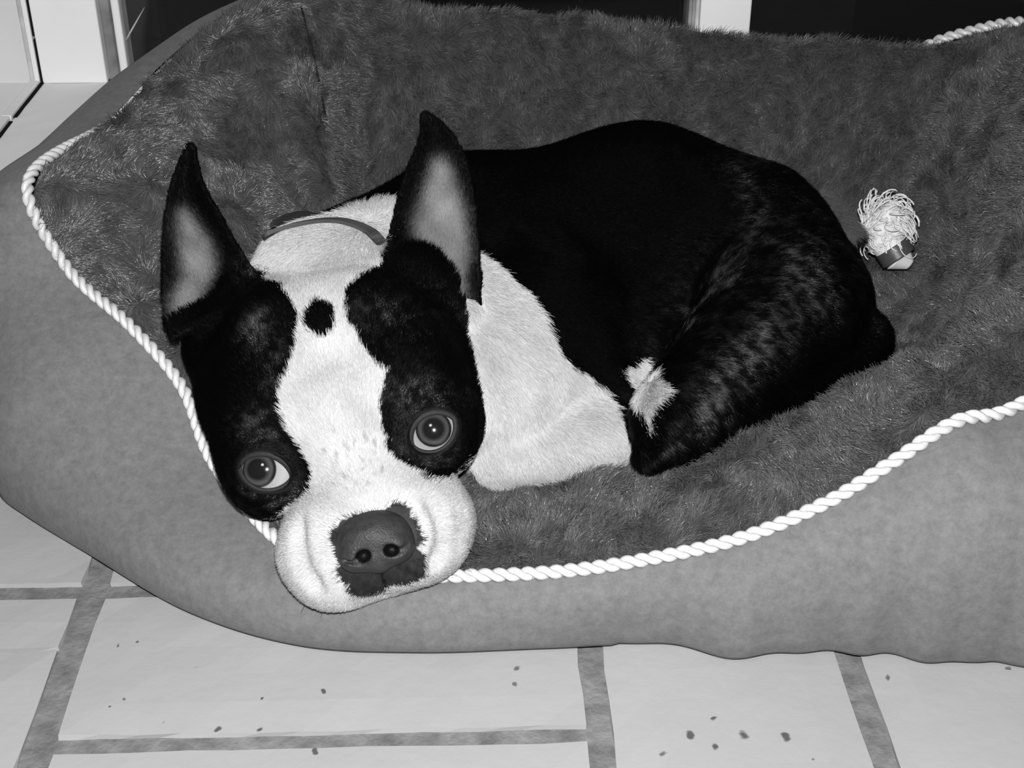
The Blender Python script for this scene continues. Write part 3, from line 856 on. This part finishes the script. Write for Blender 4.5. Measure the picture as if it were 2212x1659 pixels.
# dog coat
P, T, u, v = sample(DV, DF, 3.6e6)
N = unit(VN[T[:, 0]] * (1 - u - v)[:, None] + VN[T[:, 1]] * u[:, None] + VN[T[:, 2]] * v[:, None])
keep = P[:, 2] > .035
P, N = P[keep], N[keep]
c, reg = paint(P, N, .0007)
nose_p = HP(5, -270, .05)
flow = unit(P - nose_p)
bodyflow = unit(P - PD(800, 600, .82)); bodyflow[:, 2] -= .5
flow = np.where((reg == 1)[:, None], unit(bodyflow), flow)
flow = flow + .22 * np.stack([Noise(31, .04)(P), Noise(32, .04)(P), Noise(33, .04)(P)], 1)
flow = unit(flow - N * (flow * N).sum(1)[:, None])
Lh = np.where(reg == 1, .0058, .0036); Lh = np.where(reg >= 2, .0024, Lh)
dm = np.linalg.norm(P - HP(5, -290, .05), axis=1); Lh = np.where(reg == 0, np.clip(.0014 + dm * .024, .0014, .0036), Lh)
skip = np.zeros(len(P), bool)
for (ce, a_, b_, tl) in lid_c:
    q = P - ce; x = q @ AX_R; y = q @ AX_U
    X = x * math.cos(tl) + y * math.sin(tl); Y = -x * math.sin(tl) + y * math.cos(tl)
    e = np.sqrt((X / (a_ + .0022)) ** 2 + (Y / (b_ + .0022)) ** 2)
    near = (np.linalg.norm(q, axis=1) < .03)
    skip |= near & (e < 1.0)
    Lh = np.where(near & (e < 1.5), Lh * .5, Lh)
qn = (P - HP(8, -275, NZ)) @ HB
skip |= (c == .0015)
skip |= (np.abs(qn[:, 0]) < .018) & (np.abs(qn[:, 1]) < .013) & (qn[:, 2] > -.02) & (reg == 0)
k = ~skip
P, N, c, reg, flow, Lh = P[k], N[k], c[k], reg[k], flow[k], Lh[k]
Lh = Lh * rng.uniform(.7, 1.25, len(P))
jit = rng.normal(0, .12, P.shape)
d1 = unit(flow * .85 + N * .45 + jit); d2 = unit(flow * .98 + N * .12 + jit)
mid = P + d1 * (Lh * .45)[:, None]; tip = mid + d2 * (Lh * .55)[:, None]
cc = c * rng.uniform(.8, 1.2, len(P))
# sheen patches put into hair specular on thigh, croup and brow; low elsewhere
gl = np.full(len(P), .012)
gl = np.where(cc > .1, .15, gl)
gn, gn2 = Noise(61, .009, 2)(P), Noise(62, .035, 2)(P)
def spot(px, py, d, rx, ry, rz=.06): 
    q = P - PD(px, py, d); return np.exp(-((q @ AX_R / rx) ** 2 + (q @ AX_U / ry) ** 2 + (q @ AX_F / rz) ** 2))
sp = spot(1740, 640, .85, .045, .030) + spot(1570, 790, .80, .030, .040) + spot(1480, 920, .77, .020, .020) + spot(1640, 360, .93, .035, .018) + spot(1585, 450, .92, .010, .045) + spot(1800, 470, .90, .025, .025)
sp = sp + .8 * (spot(600, 830, .70, .010, .020) + spot(880, 660, .72, .022, .016) + spot(900, 860, .70, .022, .010) + spot(610, 1070, .70, .022, .010) + spot(560, 930, .70, .014, .008) + spot(900, 1000, .70, .020, .010) + spot(560, 720, .74, .012, .012) + spot(530, 590, .76, .008, .010))
gl = np.where(cc < .03, gl + np.clip(sp, 0, 1.2) * np.clip(.35 + .7 * gn + .4 * gn2 + .5 * Noise(63, .0045, 2)(P), .03, 1.2) * .62, gl)
fur = strands('fur', P, mid, tip, .00010, cc, M_FUR, dog, dog_org, gl)
# whiskers
wr, wm, wt = [], [], []
for (X, Y, dx, dy) in ((-150, -300, -60, -40), (-165, -280, -70, -10), (-140, -330, -50, -60), (-120, -350, -30, -60), (170, -290, 60, -30), (165, -310, 55, -50), (150, -330, 40, -60)):
    r0 = HP(X, Y, .02); t0 = HP(X + dx, Y + dy, .012); wr.append(r0); wt.append(t0); wm.append((r0 + t0) / 2 + AX_F * .003)
strands('whisker', np.array(wr), np.array(wm), np.array(wt), .00018, np.full(len(wr), .03), M_FUR, dog, dog_org, np.full(len(wr), .2))

# plush pile of the bed
LVa = np.array(LV); LQ = np.array([f for f in LF if len(f) == 4])
P, T, u, v = sample(LVa, LQ, 0.95e6)
lm = lining.data; LN = np.empty(len(LVa) * 3); lm.vertices.foreach_get('normal', LN); LN = LN.reshape(-1, 3)
if LN[NS * 30:, 2].mean() < 0: LN = -LN
N = unit(LN[T[:, 0]] * (1 - u - v)[:, None] + LN[T[:, 1]] * u[:, None] + LN[T[:, 2]] * v[:, None])
flow = np.stack([Noise(41, .09)(P), Noise(42, .09)(P), Noise(43, .09)(P)], 1) * 1.1 + [.1, 0, -.35]
flow = unit(flow - N * (flow * N).sum(1)[:, None])
clump = np.stack([Noise(44, .012)(P), Noise(45, .012)(P), Noise(46, .012)(P)], 1) * .38
Lp = .0075 * rng.uniform(.65, 1.2, len(P)) * (1 + .2 * Noise(47, .03)(P))
jit = rng.normal(0, .20, P.shape)
lay = np.clip((-.10 - P[:, 0]) / .06, 0, 1)[:, None] * np.clip((P[:, 1] - .66) / .08, 0, 1)[:, None]   # left nap laid flatter and glossier to brighten that side
d1 = unit(flow * (.45 + .5 * lay) + N * (.85 - .4 * lay) + clump + jit); d2 = unit(flow * (.8 + .4 * lay) + N * (.5 - .35 * lay) + clump * 1.4 + jit * 1.3)
mid = P + d1 * (Lp * .5)[:, None]; tip = mid + d2 * (Lp * .5)[:, None]
col = .064 * (1 + .25 * Noise(48, .02)(P)) * rng.uniform(.7, 1.3, len(P))
glp = np.where(rng.random(len(P)) < .07, 1.0, .18 + .45 * lay[:, 0])
pile = strands('plush_pile', P, mid, tip, .00017, col, M_PILE, bed, bed_off, glp)

# ------------------------------------------------------------------ collar
ax = unit(np.array([PD(1000, 540, .88) - PD(720, 640, .795)]))[0]
cc0 = PD(800, 592, .842)
collar = empty('dog_collar', cc0); tag(collar, 'dark collar with a curved plastic buckle round the neck of the dog', 'collar')
vis = []
for (px, py) in ((588, 520), (622, 503), (665, 493), (705, 488), (745, 490), (790, 505), (832, 530)):
    r_ = ray(px, py); h_ = bvh.ray_cast(Vector((0, 0, CAMZ)), Vector(r_ / np.linalg.norm(r_)))
    vis.append((np.array(h_[0]) + np.array(h_[1]) * .0038) if h_[0] is not None else PD(px, py, .815))
for (px, py, d) in ((862, 590, .85), (850, 640, .89), (760, 650, .89), (650, 600, .87), (596, 545, .84)): vis.append(PD(px, py, d))
lp = catmull(vis, 6); lp = lp - cc0
ctr = lp.mean(0); V = []; Fc = []; nL = len(lp)
for q_ in lp:
    o_ = q_ - ctr; o_ = o_ - ax * (o_ @ ax); o_ /= np.linalg.norm(o_)
    for (r_, s_) in ((-.0012, -.0032), (.0012, -.0032), (.0012, .0032), (-.0012, .0032)): V.append(q_ + o_ * r_ + ax * s_)
for k in range(nL):
    j = (k + 1) % nL
    for q in range(4): Fc.append((k * 4 + q, k * 4 + (q + 1) % 4, j * 4 + (q + 1) % 4, j * 4 + q))
mesh_obj('strap', np.array(V), Fc, M_COLLAR, collar, smooth=False)
# buckle: a thick curved plate with rounded ends
V = []; Fc = []; n = 16
top = [(582, 486), (590, 474), (612, 463), (640, 456), (665, 455), (685, 462), (695, 476), (697, 487)]
bot = [(584, 490), (600, 489), (622, 488), (640, 486), (660, 484), (675, 484), (690, 486), (696, 489)]
for i in range(8):
    dd = .826 + .004 * math.sin(i / 7 * 3.14)
    V += [PD(*top[i], dd) - cc0, PD(*bot[i], dd - .004) - cc0, PD(*bot[i], dd + .007) - cc0, PD(*top[i], dd + .010) - cc0]
for i in range(7):
    for q in range(4): Fc.append((i * 4 + q, i * 4 + (q + 1) % 4, i * 4 + 4 + (q + 1) % 4, i * 4 + 4 + q))
Fc += [(0, 3, 2, 1), (28, 29, 30, 31)]
bk = mesh_obj('buckle', np.array(V), Fc, M_BUCKLE, collar, smooth=True); bk['label'] = 'curved dark plastic buckle'
mb = bk.modifiers.new('bevel', 'BEVEL'); mb.width = .0012; mb.segments = 2

# ------------------------------------------------------------------ rope toy
TD = .975
tc0 = PD(1925, 545, TD)
toy = empty('rope_toy', tc0); tag(toy, 'frayed white cotton rope toy with a dark band in the corner of the bed', 'dog toy')
def tpx(px, py, z=0): return PD(px, py, TD - z) - tc0
bm = bmesh.new(); bmesh.ops.create_icosphere(bm, subdivisions=4, radius=1)
nq = Noise(51, .6, 3)
vv = np.array([v.co[:] for v in bm.verts]); dsp = 1 + .24 * nq(vv)
cK = tpx(1917, 490)
for v, s_ in zip(bm.verts, dsp):
    q = v.co * s_; v.co = Vector(cK + AX_R * q.x * .0145 + AX_U * q.y * .0165 + AX_F * q.z * .0135)
core_o = bm_obj('knot', bm, M_TOY, toy, True)
V = np.zeros((0, 3)); Fc = []
for k in range(620):
    c0 = unit(rng.normal(size=(1, 3)))[0]
    p = cK + AX_R * c0[0] * .0160 + AX_U * (c0[1] * .0175 + .001) + AX_F * c0[2] * .0145
    d = unit(rng.normal(size=(1, 3)))[0]; d = d - c0 * d.dot(c0); e = np.cross(c0, d)
    r0 = rng.uniform(.0025, .0075); tw = rng.uniform(1.5, 4.0)
    th = np.linspace(0, tw, 12)
    pa = p[None] + r0 * (np.cos(th)[:, None] - 1) * d * 1.1 + r0 * np.sin(th)[:, None] * e + c0 * (np.sin(np.linspace(0, 3.1, 12))[:, None] * rng.uniform(-.0004, .0016))
    v_, f_ = tube(pa, rng.uniform(.0003, .0006), 5, caps=False)
    Fc += [tuple(i + len(V) for i in f) for f in f_]; V = np.concatenate([V, v_])
fy = mesh_obj('frayed_yarn', V, Fc, M_TOY, toy); fy['kind'] = 'stuff'
# neck of the rope, band, loose end
def ringtube(name, a_, b_, ra, rb, m, n=10):
    V, Fc = tube(np.linspace(a_, b_, n), np.linspace(ra, rb, n), 20); return mesh_obj(name, V, Fc, m, toy)
ringtube('rope_neck', tpx(1903, 505), tpx(1934, 546), .0125, .0115, M_TOY)
ringtube('band', tpx(1925, 533), tpx(1942, 558), .0125, .0128, M_BAND)
ringtube('rope_end', tpx(1938, 552), tpx(1966, 572), .0118, .0040, M_TOY)
